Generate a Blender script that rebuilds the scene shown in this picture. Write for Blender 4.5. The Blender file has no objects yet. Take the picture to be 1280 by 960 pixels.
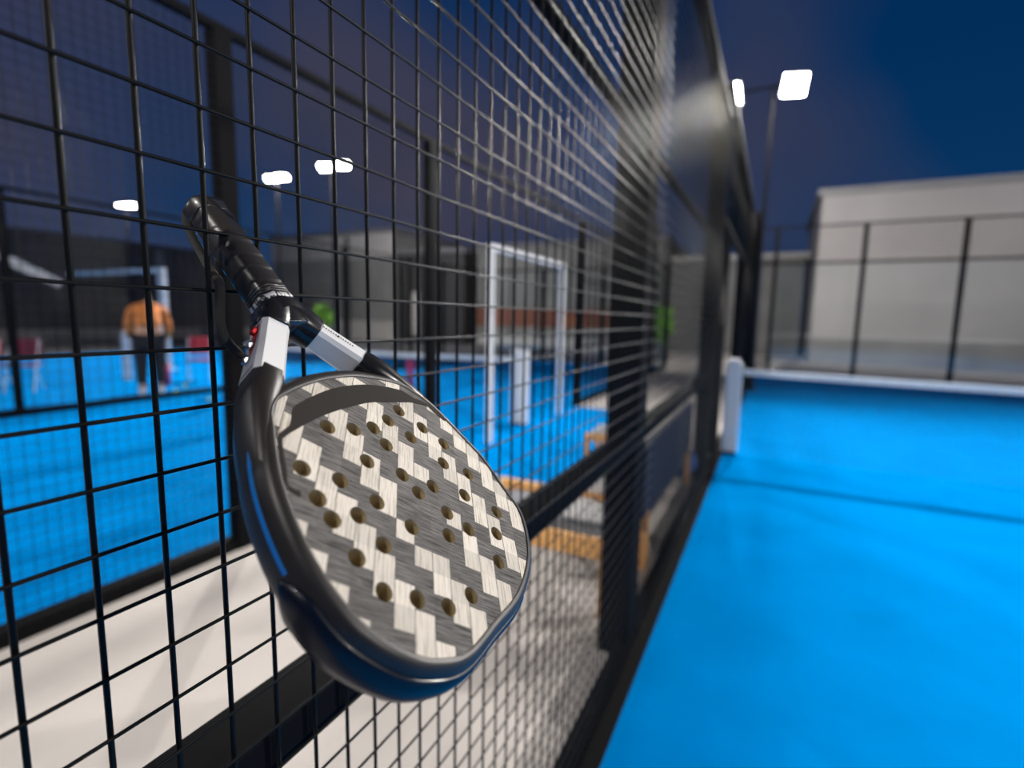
import bpy, bmesh, math, random
from mathutils import Vector, Matrix
from mathutils.geometry import delaunay_2d_cdt
random.seed(7)
scn = bpy.context.scene
col = scn.collection
CH = 1.42                                   # camera height

# ------------------------------------------------------------ camera
def cam_axes(yaw, pitch, roll):
    f = Vector((-math.sin(yaw)*math.cos(pitch), math.cos(yaw)*math.cos(pitch), -math.sin(pitch)))
    r = Vector((math.cos(yaw), math.sin(yaw), 0)); u = r.cross(f)
    c, s = math.cos(roll), math.sin(roll)
    return c*r+s*u, -s*r+c*u, f
R_, U_, F_ = cam_axes(math.radians(26.4), math.radians(7.25), math.radians(1.06))
cd = bpy.data.cameras.new('camera'); cam = bpy.data.objects.new('camera', cd); col.objects.link(cam)
cam.matrix_world = Matrix(((R_.x, U_.x, -F_.x, 0), (R_.y, U_.y, -F_.y, 0), (R_.z, U_.z, -F_.z, CH), (0, 0, 0, 1)))
cd.sensor_width = 36; cd.lens = 650/1280*36; cd.clip_start = .02; cd.clip_end = 400
cd.dof.use_dof = True; cd.dof.focus_distance = .462; cd.dof.aperture_fstop = 2.5
scn.camera = cam

# ------------------------------------------------------------ view, sky
vs = scn.view_settings; vs.view_transform = 'Standard'; vs.look = 'None'; vs.gamma = 1; vs.use_curve_mapping = False
vs.exposure = 0.0
world = bpy.data.worlds.new('dusk_sky'); scn.world = world; world.use_nodes = True
nt = world.node_tree; nt.nodes.clear()
def N(nt, t, **k):
    n = nt.nodes.new(t)
    for a, v in k.items():
        if a.startswith('i_'): n.inputs[a[2:].replace('_', ' ')].default_value = v
        else: setattr(n, a, v)
    return n
def L(nt, a, b): nt.links.new(a, b)
tc = N(nt, 'ShaderNodeTexCoord'); sep = N(nt, 'ShaderNodeSeparateXYZ'); L(nt, tc.outputs['Generated'], sep.inputs[0])
rmp = N(nt, 'ShaderNodeValToRGB'); L(nt, sep.outputs['Z'], rmp.inputs[0])
e = rmp.color_ramp.elements
e[0].position = 0; e[0].color = (.014, .032, .085, 1); e[1].position = 1; e[1].color = (.0015, .012, .05, 1)
x = e.new(.12); x.color = (.003, .036, .118, 1); x = e.new(.4); x.color = (.0005, .026, .100, 1)
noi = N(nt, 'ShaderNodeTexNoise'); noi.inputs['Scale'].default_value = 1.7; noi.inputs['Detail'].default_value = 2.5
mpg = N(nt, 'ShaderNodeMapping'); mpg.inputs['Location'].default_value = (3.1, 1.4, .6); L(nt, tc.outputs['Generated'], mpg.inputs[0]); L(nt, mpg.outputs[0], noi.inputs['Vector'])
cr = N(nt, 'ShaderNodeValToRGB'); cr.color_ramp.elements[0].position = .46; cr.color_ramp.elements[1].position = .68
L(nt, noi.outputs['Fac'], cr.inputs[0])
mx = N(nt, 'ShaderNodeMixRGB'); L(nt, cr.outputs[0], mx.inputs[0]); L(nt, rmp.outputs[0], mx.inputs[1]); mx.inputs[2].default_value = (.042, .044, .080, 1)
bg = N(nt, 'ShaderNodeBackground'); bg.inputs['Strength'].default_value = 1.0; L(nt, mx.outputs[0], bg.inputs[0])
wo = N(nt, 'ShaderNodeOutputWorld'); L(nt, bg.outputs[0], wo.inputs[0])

# ------------------------------------------------------------ floodlights (seen poles have bodies below) and added fills for the back walls
LAMPS_AND_FILLS = [  # position, aim, watts
    ((0.02, 12.0, 5.98), (2.5, -1.5, 0), 450),
    ((-1.09, 12.0, 5.98), (-2.2, -1.5, 0), 400),
    ((9.8, 12.0, 5.98), (3.0, 2.5, 0), 690),
    ((9.8, 1.0, 5.98), (2.0, 3.0, 0), 210),
    ((9.8, 15.0, 5.98), (4.0, 22.0, 2.5), 130),  # added fill without a pole, brightens the pale hall wall
    ((-1.02, -4.0, 5.98), (-2.0, 5.0, 0), 130),
    ((-12.9, 13.0, 5.95), (-17.0, 24.0, 2.0), 500, .3),  # added back-facing fill, no head on the pole, brightens the left buildings
    ((-.6, 12.4, 5.95), (-4.0, 25.0, 2.0), 350, .3),  # added back-facing fill with no lamp body, lifts the walls behind the walkway
    ((-12.25, 12.5, 5.95), (-7.0, 2.0, 0), 680, .18),
    ((-9.9, -4.0, 5.98), (-7.0, 6.0, 0), 150),
    ((-15.74, 12.8, 5.95), (-19.0, 5.0, 0), 450, .18),
]
def add_flood_or_fill(p, aim, w, sz=.42):
    d = bpy.data.lights.new('flood_or_fill_light', 'AREA'); d.shape = 'SQUARE'; d.size = sz; d.energy = w; d.color = (1, .955, .90); d.spread = math.radians(110)
    o = bpy.data.objects.new('flood_or_fill_light', d); col.objects.link(o)
    o.location = p; o.rotation_euler = (Vector(aim)-Vector(p)).to_track_quat('-Z', 'Y').to_euler()
for L_ in LAMPS_AND_FILLS: add_flood_or_fill(*L_)

# ------------------------------------------------------------ materials
def mat(name, color, rough=.5, metal=0, spec=.5, noise=None, bump=None, coat=0, emis=None):
    m = bpy.data.materials.new(name); m.use_nodes = True; t = m.node_tree; b = t.nodes['Principled BSDF']
    b.inputs['Base Color'].default_value = (*color, 1); b.inputs['Roughness'].default_value = rough
    b.inputs['Metallic'].default_value = metal; b.inputs['Specular IOR Level'].default_value = spec
    b.inputs['Coat Weight'].default_value = coat; b.inputs['Coat Roughness'].default_value = .08
    tcn = None
    if noise or bump: tcn = N(t, 'ShaderNodeTexCoord')
    if noise:      # (scale, amount)
        n = N(t, 'ShaderNodeTexNoise'); n.inputs['Scale'].default_value = noise[0]; n.inputs['Detail'].default_value = 4
        L(t, tcn.outputs['Object'], n.inputs['Vector'])
        r = N(t, 'ShaderNodeValToRGB'); L(t, n.outputs['Fac'], r.inputs[0])
        a = noise[1]
        r.color_ramp.elements[0].position = .3; r.color_ramp.elements[0].color = tuple(c*(1-a) for c in color)+(1,)
        r.color_ramp.elements[1].position = .7; r.color_ramp.elements[1].color = tuple(min(1, c*(1+a)) for c in color)+(1,)
        L(t, r.outputs[0], b.inputs['Base Color'])
    if bump:       # (scale, strength, distance)
        n = N(t, 'ShaderNodeTexNoise'); n.inputs['Scale'].default_value = bump[0]; n.inputs['Detail'].default_value = 3
        L(t, tcn.outputs['Object'], n.inputs['Vector'])
        bp = N(t, 'ShaderNodeBump'); bp.inputs['Strength'].default_value = bump[1]; bp.inputs['Distance'].default_value = bump[2]
        L(t, n.outputs['Fac'], bp.inputs['Height']); L(t, bp.outputs[0], b.inputs['Normal'])
    if emis:
        b.inputs['Emission Color'].default_value = (*emis[0], 1); b.inputs['Emission Strength'].default_value = emis[1]
    return m
M = {}
M['black'] = mat('black_powder_coat', (.004, .004, .005), .7, spec=.05, bump=(400, .15, .0005))
M['wire'] = mat('black_coated_wire', (.006, .006, .006), .42, spec=.10)
M['concrete'] = mat('concrete', (.53, .49, .455), .85, noise=(1.6, .10), bump=(60, .3, .002))
M['asphalt'] = mat('asphalt', (.10, .10, .105), .9, noise=(3, .2))
M['turf'] = mat('blue_turf', (.0, .237, .66), .9, spec=.0, noise=(2.2, .07), bump=(500, .5, .002))
M['turf2'] = mat('blue_mat', (.0, .235, .66), .9, spec=.0, noise=(5, .08), bump=(500, .5, .002))
M['rubber'] = mat('black_rubber_edge', (.012, .012, .013), .95, spec=.05)
M['white'] = mat('white_paint', (.72, .72, .72), .45)
M['tape'] = mat('white_net_tape', (.78, .78, .76), .7, noise=(30, .08))
M['cord'] = mat('dark_net_cord', (.02, .03, .05), .8)
M['wood'] = mat('orange_varnished_wood', (.90, .46, .16), .5, noise=(14, .18))
M['cushion'] = mat('grey_cushion_fabric', (.30, .31, .34), .95, noise=(40, .1), bump=(200, .3, .001))
M['navy'] = mat('navy_fabric', (.003, .010, .034), .85, noise=(20, .2))
M['bluefab'] = mat('blue_fabric', (.01, .12, .42), .8)
M['pillow'] = mat('white_pillow_fabric', (.75, .74, .72), .9, bump=(12, .6, .02))
M['glass'] = mat('court_glass', (.9, .95, .95), .02); gb = M['glass'].node_tree.nodes['Principled BSDF']
gb.inputs['Transmission Weight'].default_value = 1; gb.inputs['IOR'].default_value = 1.45
M['wallgrey'] = mat('grey_render_wall', (.33, .32, .31), .9, noise=(.6, .12))
M['wallpale'] = mat('pale_warm_wall', (.47, .44, .425), .9, noise=(.4, .10))
M['walldark'] = mat('dark_cladding', (.095, .092, .105), .8, noise=(.8, .2))
M['wallmid'] = mat('mid_grey_cladding', (.15, .15, .148), .85, noise=(.8, .15))
M['wallblack'] = mat('black_cladding', (.018, .018, .02), .6)
M['brick'] = mat('brown_brick', (.16, .06, .035), .9, noise=(6, .3))
M['panel'] = mat('blue_banner', (.01, .07, .25), .6)
M['leaf'] = mat('green_leaf', (.13, .33, .03), .6, noise=(8, .4))
M['pot'] = mat('grey_planter', (.12, .12, .12), .7)
M['red'] = mat('red_plastic', (.50, .03, .05), .45)
M['maroon'] = mat('maroon_plastic', (.20, .012, .03), .5)
M['magenta'] = mat('magenta_pad', (.45, .01, .13), .6)
M['ball'] = mat('yellow_felt', (.62, .70, .22), .95, bump=(600, .6, .001))
M['skin'] = mat('skin', (.52, .30, .20), .6)
M['shirt'] = mat('orange_shirt_fabric', (.75, .24, .055), .9, noise=(9, .15))
M['trousers'] = mat('black_trousers_fabric', (.012, .013, .018), .9)
M['hair'] = mat('dark_hair', (.03, .018, .01), .7)
M['shoe'] = mat('white_shoe', (.6, .6, .6), .6)
M['lens'] = mat('lamp_lens', (1, 1, 1), .3, emis=((1, .95, .86), 45))
M['lampbody'] = mat('lamp_body', (.05, .05, .055), .5, metal=.3)
M['pole'] = mat('dark_pole', (.045, .042, .045), .6, spec=.3)

# racket
M['gloss'] = mat('gloss_black_frame', (.014, .0125, .0115), .26, spec=.5, coat=.35, bump=(900, .12, .0003))
M['satin'] = mat('satin_black_frame', (.024, .020, .018), .40, spec=.45, coat=.0, noise=(60, .15), bump=(900, .2, .0003))
M['bumper'] = mat('clear_blue_black_bumper', (.003, .006, .015), .35, spec=.3, coat=.15, bump=(700, .2, .0003))
M['bluedecal'] = mat('blue_decal', (.01, .20, .62), .35)
M['rwhite'] = mat('white_lacquer', (.88, .86, .83), .28, coat=.5)
M['foam'] = mat('tan_core', (.40, .31, .165), .8, noise=(120, .15))
M['band'] = mat('matte_charcoal_print', (.026, .021, .018), .75, spec=.12, bump=(1500, .2, .0002))
M['chrome'] = mat('chrome', (.45, .45, .47), .2, metal=1)
M['redmetal'] = mat('red_anodised', (.62, .01, .015), .2, metal=.5, coat=.4)
M['redtrim'] = mat('red_trim', (.55, .03, .02), .4)
M['ink'] = mat('black_ink', (.02, .02, .02), .5)
M['cordblack'] = mat('black_woven_cord', (.018, .017, .016), .8, bump=(2500, .6, .0005))
def grip_mat():
    m = mat('black_grip_tape', (.022, .019, .017), .34, coat=.15, bump=(1200, .3, .0003)); return m
M['grip'] = grip_mat()
def collar_mat():                            # silver lettering rubbed to fragments on black
    m = mat('silver_print_ring', (.02, .02, .02), .3, coat=.4); t = m.node_tree; b = t.nodes['Principled BSDF']
    tcn = N(t, 'ShaderNodeTexCoord'); mp = N(t, 'ShaderNodeMapping'); mp.inputs['Scale'].default_value = (90, 260, 260)
    L(t, tcn.outputs['Object'], mp.inputs[0]); n = N(t, 'ShaderNodeTexNoise'); n.inputs['Scale'].default_value = 1.2; n.inputs['Detail'].default_value = 0
    L(t, mp.outputs[0], n.inputs[0]); r = N(t, 'ShaderNodeValToRGB'); r.color_ramp.interpolation = 'CONSTANT'
    r.color_ramp.elements[0].color = (.03, .03, .03, 1); r.color_ramp.elements[1].position = .43; r.color_ramp.elements[1].color = (.75, .72, .70, 1)
    L(t, n.outputs['Fac'], r.inputs[0]); L(t, r.outputs[0], b.inputs['Base Color']); return m
M['ring'] = collar_mat()
def weave_mat():                             # 2/2 twill of pale and charcoal wood-grained tows laid at 45 degrees
    m = bpy.data.materials.new('twill_wood_print'); m.use_nodes = True; t = m.node_tree; b = t.nodes['Principled BSDF']
    tcn = N(t, 'ShaderNodeTexCoord'); s = N(t, 'ShaderNodeSeparateXYZ'); L(t, tcn.outputs['Object'], s.inputs[0])
    def ma(op, a, c=None, d=None):
        n = N(t, 'ShaderNodeMath', operation=op)
        for i, v in enumerate((a, c, d)):
            if v is None: continue
            if isinstance(v, (int, float)): n.inputs[i].default_value = v
            else: L(t, v, n.inputs[i])
        return n.outputs[0]
    P = .01625
    u = ma('MULTIPLY', ma('ADD', s.outputs[0], s.outputs[1]), .70711)
    v = ma('MULTIPLY', ma('SUBTRACT', s.outputs[0], s.outputs[1]), .70711)
    # slight wobble of the joints
    nz = N(t, 'ShaderNodeTexNoise'); nz.inputs['Scale'].default_value = 130; L(t, tcn.outputs['Object'], nz.inputs[0])
    wob = ma('MULTIPLY', ma('SUBTRACT', nz.outputs['Fac'], .5), .0010)
    U = ma('DIVIDE', ma('SUBTRACT', ma('ADD', u, wob), .212), P); V = ma('DIVIDE', ma('SUBTRACT', ma('ADD', v, wob), .3217), P)
    fu = ma('FLOOR', U); fv = ma('FLOOR', V)
    d = ma('FLOORED_MODULO', ma('SUBTRACT', fv, fu), 4)
    light = ma('LESS_THAN', d, 1.5)
    # worn patch in the middle where the charcoal tow covers the pale one
    n2 = N(t, 'ShaderNodeTexWhiteNoise', noise_dimensions='2D'); cb = N(t, 'ShaderNodeCombineXYZ'); L(t, fu, cb.inputs[0]); L(t, fv, cb.inputs[1]); L(t, cb.outputs[0], n2.inputs[0])
    tu = ma('MULTIPLY_ADD', ma('ADD', fu, .5), P, .212); tv = ma('MULTIPLY_ADD', ma('ADD', fv, .5), P, .3217)
    dx = ma('SUBTRACT', ma('MULTIPLY', ma('ADD', tu, tv), .70711), .350); dy = ma('ADD', ma('MULTIPLY', ma('SUBTRACT', tu, tv), .70711), .018)
    dist = ma('SQRT', ma('ADD', ma('MULTIPLY', dx, dx), ma('MULTIPLY', dy, dy)))
    cen = ma('LESS_THAN', dist, .036)
    keep = ma('SUBTRACT', 1, ma('MULTIPLY', cen, ma('LESS_THAN', n2.outputs[0], .6)))
    light = ma('MULTIPLY', light, keep)
    # grain: streaks along each tow's own direction
    def streak(along, across, sc):
        c = N(t, 'ShaderNodeCombineXYZ'); L(t, ma('MULTIPLY', along, sc*.035), c.inputs[0]); L(t, ma('MULTIPLY', across, sc), c.inputs[1])
        n = N(t, 'ShaderNodeTexNoise'); n.inputs['Scale'].default_value = 1; n.inputs['Detail'].default_value = 5; n.inputs['Roughness'].default_value = .65
        L(t, c.outputs[0], n.inputs[0]); return n.outputs['Fac']
    gl = streak(v, u, 900); gd = streak(u, v, 1100)
    rl = N(t, 'ShaderNodeValToRGB'); L(t, gl, rl.inputs[0])
    rl.color_ramp.elements[0].position = .30; rl.color_ramp.elements[0].color = (.17, .13, .095, 1); rl.color_ramp.elements[1].position = .50; rl.color_ramp.elements[1].color = (.70, .63, .53, 1)
    rd = N(t, 'ShaderNodeValToRGB'); L(t, gd, rd.inputs[0])
    rd.color_ramp.elements[0].position = .34; rd.color_ramp.elements[0].color = (.020, .018, .017, 1); rd.color_ramp.elements[0].position = .38; rd.color_ramp.elements[1].position = .72; rd.color_ramp.elements[1].color = (.27, .245, .225, 1)
    mxn = N(t, 'ShaderNodeMixRGB'); L(t, light, mxn.inputs[0]); L(t, rd.outputs[0], mxn.inputs[1]); L(t, rl.outputs[0], mxn.inputs[2])
    # per tile tone
    tone = N(t, 'ShaderNodeTexWhiteNoise', noise_dimensions='2D'); cb2 = N(t, 'ShaderNodeCombineXYZ'); L(t, fu, cb2.inputs[0]); L(t, fv, cb2.inputs[1]); L(t, cb2.outputs[0], tone.inputs[0])
    # scuffs: fine bright scratches
    sc = N(t, 'ShaderNodeTexNoise'); sc.inputs['Scale'].default_value = 55; sc.inputs['Detail'].default_value = 6; sc.inputs['Roughness'].default_value = .8
    L(t, tcn.outputs['Object'], sc.inputs[0])
    scr = N(t, 'ShaderNodeValToRGB'); scr.color_ramp.elements[0].position = .60; scr.color_ramp.elements[1].position = .74; L(t, sc.outputs['Fac'], scr.inputs[0])
    m2 = N(t, 'ShaderNodeMixRGB'); L(t, ma('MULTIPLY', scr.outputs[0], .45), m2.inputs[0]); L(t, mxn.outputs[0], m2.inputs[1]); m2.inputs[2].default_value = (.42, .38, .33, 1)
    # dark joints around the pale tows (their long sides)
    ju = ma('FRACT', U); edge = ma('MAXIMUM', ma('LESS_THAN', ju, .035), 0)
    jm = ma('MULTIPLY', edge, light)
    m3 = N(t, 'ShaderNodeMixRGB'); L(t, jm, m3.inputs[0]); L(t, m2.outputs[0], m3.inputs[1]); m3.inputs[2].default_value = (.03, .027, .024, 1)
    hs = N(t, 'ShaderNodeHueSaturation'); L(t, m3.outputs[0], hs.inputs['Color']); L(t, ma('ADD', ma('MULTIPLY', tone.outputs[0], .30), .85), hs.inputs['Value'])
    L(t, hs.outputs[0], b.inputs['Base Color']); b.inputs['Roughness'].default_value = .6; b.inputs['Specular IOR Level'].default_value = .15
    bp = N(t, 'ShaderNodeBump'); bp.inputs['Strength'].default_value = .35; bp.inputs['Distance'].default_value = .0004
    L(t, ma('ADD', gd, ma('MULTIPLY', light, .8)), bp.inputs['Height']); L(t, bp.outputs[0], b.inputs['Normal'])
    return m
M['weave'] = weave_mat()

# ------------------------------------------------------------ helpers
def link(name, me, m, parent=None, smooth=False):
    o = bpy.data.objects.new(name, me); col.objects.link(o)
    if m and not me.materials: me.materials.append(M[m])
    if parent: o.parent = parent
    if smooth:
        for p in me.polygons: p.use_smooth = True
    return o
def obj(name, bm, m, parent=None, smooth=False):
    me = bpy.data.meshes.new(name); bmesh.ops.recalc_face_normals(bm, faces=bm.faces); bm.to_mesh(me); bm.free()
    return link(name, me, m, parent, smooth)
def thing(name, label, cat, loc=(0, 0, 0), rz=0, group=None):
    o = bpy.data.objects.new(name, None); col.objects.link(o); o.empty_display_size = .1
    o.location = loc; o.rotation_euler = (0, 0, rz); o['label'] = label; o['category'] = cat
    if group: o['group'] = group
    return o
def tag(o, label, cat, group=None):
    o['label'] = label; o['category'] = cat
    if group: o['group'] = group
    return o
def box(bm, x0, x1, y0, y1, z0, z1, bev=0):
    r = bmesh.ops.create_cube(bm, size=1)
    for v in r['verts']:
        v.co = Vector((x0+(v.co.x+.5)*(x1-x0), y0+(v.co.y+.5)*(y1-y0), z0+(v.co.z+.5)*(z1-z0)))
    if bev:
        es = list({e_ for v in r['verts'] for e_ in v.link_edges})
        bmesh.ops.bevel(bm, geom=es, offset=bev, segments=2, affect='EDGES', profile=.6)
    return bm
def bx(*a, **k): return box(bmesh.new(), *a, **k)
def rod(bm, a, b, r, n=8, r2=None):
    a, b = Vector(a), Vector(b); d = (b-a).normalized()
    h = Vector((0, 0, 1)) if abs(d.z) < .9 else Vector((1, 0, 0)); s = d.cross(h).normalized(); t = d.cross(s)
    r2 = r if r2 is None else r2
    A = [bm.verts.new(a+(s*math.cos(2*math.pi*i/n)+t*math.sin(2*math.pi*i/n))*r) for i in range(n)]
    B = [bm.verts.new(b+(s*math.cos(2*math.pi*i/n)+t*math.sin(2*math.pi*i/n))*r2) for i in range(n)]
    for i in range(n): bm.faces.new((A[i], A[(i+1) % n], B[(i+1) % n], B[i]))
    bm.faces.new(A[::-1]); bm.faces.new(B)
    return bm
def loft(bm, rings, closed=False, cap=True):
    V = [[bm.verts.new(p) for p in r] for r in rings]; n = len(V[0]); m = len(V)
    for k in range(m if closed else m-1):
        a, b = V[k], V[(k+1) % m]
        for i in range(n): bm.faces.new((a[i], a[(i+1) % n], b[(i+1) % n], b[i]))
    if cap and not closed: bm.faces.new(V[0][::-1]); bm.faces.new(V[-1])
    return bm
def catmull(P, n=8, closed=False):
    P = [Vector(p) for p in P]; out = []; m = len(P)
    for i in range(m if closed else m-1):
        if closed: a, b, c, d = P[i-1], P[i], P[(i+1) % m], P[(i+2) % m]
        else: a, b, c, d = P[max(i-1, 0)], P[i], P[i+1], P[min(i+2, m-1)]
        for k in range(n):
            t = k/n
            out.append(.5*((2*b)+(c-a)*t+(2*a-5*b+4*c-d)*t*t+(3*b-a-3*c+d)*t**3))
    if not closed: out.append(P[-1])
    return out
def flat_tube(bm, P, wv, hw, ht, n=8):
    rings = []
    for i, p in enumerate(P):
        d = (P[min(i+1, len(P)-1)]-P[max(i-1, 0)]).normalized(); w = wv-d*wv.dot(d); w.normalize(); q = d.cross(w)
        rings.append([p+w*math.cos(2*math.pi*k/n)*hw+q*math.sin(2*math.pi*k/n)*ht for k in range(n)])
    return loft(bm, rings)
def struct(name, bm, m):
    o = obj(name, bm, m); o['kind'] = 'structure'; return o

# ------------------------------------------------------------ ground
struct('ground', bx(-60, 40, -12, 60, -.30, -.03), 'asphalt')
struct('floor_walkway', bx(-2.80, -.50, -6, 24, -.03, 0.0), 'concrete')
struct('floor_court_right', bx(-.392, 9.6, -4, 16, -.03, .001), 'turf')
struct('floor_court_left', bx(-8.85, -2.88, -6, 16, -.03, .001), 'turf')
struct('floor_court_far_left', bx(-20, -9.0, -6, 16, -.03, .001), 'turf')
tag(obj('floor_mat', bx(-2.88, -1.50, 4.05, 7.95, 0, .006), 'turf2'), 'blue turf mat on the walkway before the white door frame', 'mat')
struct('trim_1', bx(-.50, -.392, -4, 16, -.03, .012), 'rubber')
struct('floor_terrace', bx(-8, 12, 16.2, 30, -.03, .004), 'concrete')

# ------------------------------------------------------------ fences
WIRE_V, WIRE_H = .0023, .0017
def mesh_stuff(parent, X, y0, y1, z0, z1, side, r=.0021, axis='y', step=.05):
    bm = bmesh.new()
    y = y0
    def P(a, b, z): return (a, b, z) if axis == 'y' else (b, a, z)
    while y <= y1+1e-6:
        rod(bm, P(X-side*.0021, y, z0), P(X-side*.0021, y, z1), r, 6); y += step
    z = z0
    while z <= z1+1e-6:
        rod(bm, P(X+side*.0019, y0, z), P(X+side*.0019, y1, z), r*.85, 6); z += step
    o = obj('wire_mesh', bm, 'wire', parent, True); o['kind'] = 'stuff'; return o

near = thing('court_fence', 'tall black wire mesh fence of the right court, running from the foreground into the distance', 'fence', (-.46, 0, 0))
NX = -.46
def npart(name, bm, m='black', smooth=False):
    o = obj(name, bm, m, near, smooth)
    for v in o.data.vertices: v.co.x -= NX
    return o
for yc, w, d in ((2.12, .13, .075), (4.95, .12, .09), (-1.6, .10, .10), (8.7, .10, .10), (10.0, .10, .10), (12.0, .10, .10), (14.0, .10, .10), (16.0, .10, .10)):
    npart('post', bx(-.452-w, -.452, yc-d, yc+d, .0, 3.1 if yc < 4 else 3.34 if yc < 13 else 4.0, bev=.006))
# rails behind the mesh
for z0, z1, xb in ((.925, .975, -.525), (2.045, 2.075, -.478)):
    npart('rail', bx(xb, -.449, -1.5, 2.045, z0, z1, bev=.004))
    npart('rail', bx(xb, -.449, 2.195, 4.86, z0, z1, bev=.004))
for a, b in ((8.8, 11.9), (12.1, 15.9)):
    npart('rail', bx(-.50, -.449, a, b, 2.03, 2.08)); npart('rail', bx(-.50, -.449, a, b, .93, .98))
npart('top_rail', bx(-.50, -.430, -1.5, 4.95, 3.10, 3.15, bev=.004)); npart('top_rail', bx(-.50, -.430, 4.95, 16.0, 3.34, 3.40, bev=.004))
npart('top_rail', bx(-.50, -.440, 14.05, 15.95, 4.0, 4.045))
npart('door_rail', bx(-.50, -.440, 5.04, 8.6, 2.30, 2.36))
for a, b in ((-1.5, 2.045), (2.195, 4.86), (8.8, 15.95)): npart('bottom_rail', bx(-.50, -.446, a, b, .012, .075, bev=.004))
# door leaf: narrow mesh panel beyond the opening post
npart('door_post', bx(-.53, -.452, 5.88, 5.99, 0, 2.30))
# near wires, one object each
bmv = rod(bmesh.new(), (0, 0, .02), (0, 0, 3.1), WIRE_V, 10); mev = bpy.data.meshes.new('wire'); bmv.to_mesh(mev); bmv.free()
bmh = rod(bmesh.new(), (0, -1.5, 0), (0, 2.30, 0), WIRE_H, 10); meh = bpy.data.meshes.new('wire'); bmh.to_mesh(meh); bmh.free()
VX, HX = -.4418, -.4378
for me in (mev, meh):
    me.materials.append(M['wire'])
    for p in me.polygons: p.use_smooth = len(p.vertices) == 4
for i in range(-11, 43):
    o = bpy.data.objects.new('wire', mev); col.objects.link(o); o.parent = near; o.location = (VX-NX, .143+.05*i, 0)
for k in range(0, 59):
    o = bpy.data.objects.new('wire', meh); col.objects.link(o); o.parent = near; o.location = (HX-NX, 0, CH+.1685-.05*(31-k)+.0)
o = mesh_stuff(near, -.4398-NX, 2.293, 4.99, .09, 3.09, 1, r=.0021)
o = mesh_stuff(near, -.4398-NX, 5.04, 8.6, 2.36, 3.33, 1)
o = mesh_stuff(near, -.4398-NX, 8.75, 15.95, .09, 3.33, 1)
o = mesh_stuff(near, -.4398-NX, 14.05, 15.95, 3.42, 3.99, 1)
o = mesh_stuff(near, -.4398-NX, 5.04, 5.88, .05, 2.30, 1)

# left court fence
lf = thing('court_fence', 'black mesh fence of the left court beyond the walkway, with a white framed door opening', 'fence', (-2.80, 0, 0))
LX = -2.80
def lpart(name, bm, m='black'):
    o = obj(name, bm, m, lf)
    for v in o.data.vertices: v.co.x -= LX
    return o
for yc in (-2, 0.03, 2.0, 3.97, 8.1, 10.0, 12, 14, 16): lpart('post', bx(-2.86, -2.78, yc-.05, yc+.05, 0, 2.93 if yc < 13 else 3.9))
lpart('top_rail', bx(-2.84, -2.79, -2, 16, 2.93, 2.97)); lpart('bottom_rail', bx(-2.88, -2.79, -2, 4.0, 0, .07)); lpart('bottom_rail', bx(-2.88, -2.79, 8.0, 16, 0, .07))
for z in (.95, 2.03): lpart('rail', bx(-2.84, -2.80, 8.1, 16, z, z+.03))
mesh_stuff(lf, .012, -2, 4.0, .05, 2.93, 1, .0016); mesh_stuff(lf, .012, 8.1, 15.95, .05, 2.93, 1, .0016)
df = thing('door_frame', 'white steel door frame around the opening in the left court fence', 'door frame', (-2.80, 6.15, 0))
for yy in (5.07, 7.23): obj('post', bx(-.03, .03, yy-6.15-.03, yy-6.15+.03, 0, 2.15), 'white', df)
obj('lintel', bx(-.03, .03, -1.11, 1.11, 2.15, 2.21), 'white', df)

ff = thing('court_fence', 'thin black mesh fence on the far side of the left court', 'fence', (-8.92, 0, 0))
for yc in (1, 3.2, 9.2, 11.2, 13.2, 16): obj('post', bx(-.04, .04, yc-.04, yc+.04, 0, 2.93), 'black', ff)
obj('top_rail', bx(-.03, .03, -2, 16, 2.93, 2.97), 'black', ff); obj('bottom_rail', bx(-.04, .06, -2, 16, 0, .09), 'black', ff)
mesh_stuff(ff, 0, -2, 4.6, .05, 2.9, 1, .0016, step=.06); mesh_stuff(ff, 0, 7.6, 16, .05, 2.9, 1, .0016, step=.06)

# end wall of the right court: glass panes, posts, mesh above
ew = thing('glass_end_wall', 'glass end wall of the right court with black posts and mesh above', 'glass wall', (0, 16.0, 0))
for k in range(6):
    xx = -.06+2*k
    obj('post', bx(xx-.05, xx+.05, .02, .12, 0, 3.95), 'black', ew)
    obj('pane', bx(xx+.012, xx+1.988, -.006, .006, .03, 2.97), 'glass', ew)
obj('rail', bx(-.4, 9.9, .02, .07, 2.97, 3.03), 'black', ew); obj('top_rail', bx(-.4, 9.9, .02, .06, 3.93, 3.97), 'black', ew)
obj('bottom_rail', bx(-.4, 9.9, -.02, .03, 0, .03), 'black', ew)
mesh_stuff(ew, .0, -.4, 9.9, 3.05, 3.93, 1, .0018, axis='x')
ew2 = thing('glass_end_wall', 'glass end wall of the left court with black posts', 'glass wall', (0, 16.0, 0))
for k in range(4):
    xx = -8.85+2*k
    obj('post', bx(xx-.05, xx+.05, .02, .12, 0, 3.0), 'black', ew2)
    if k < 3: obj('pane', bx(xx+.012, xx+1.988, -.006, .006, .03, 2.97), 'glass', ew2)
obj('rail', bx(-8.85, -2.8, .02, .07, 2.97, 3.03), 'black', ew2)

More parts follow.
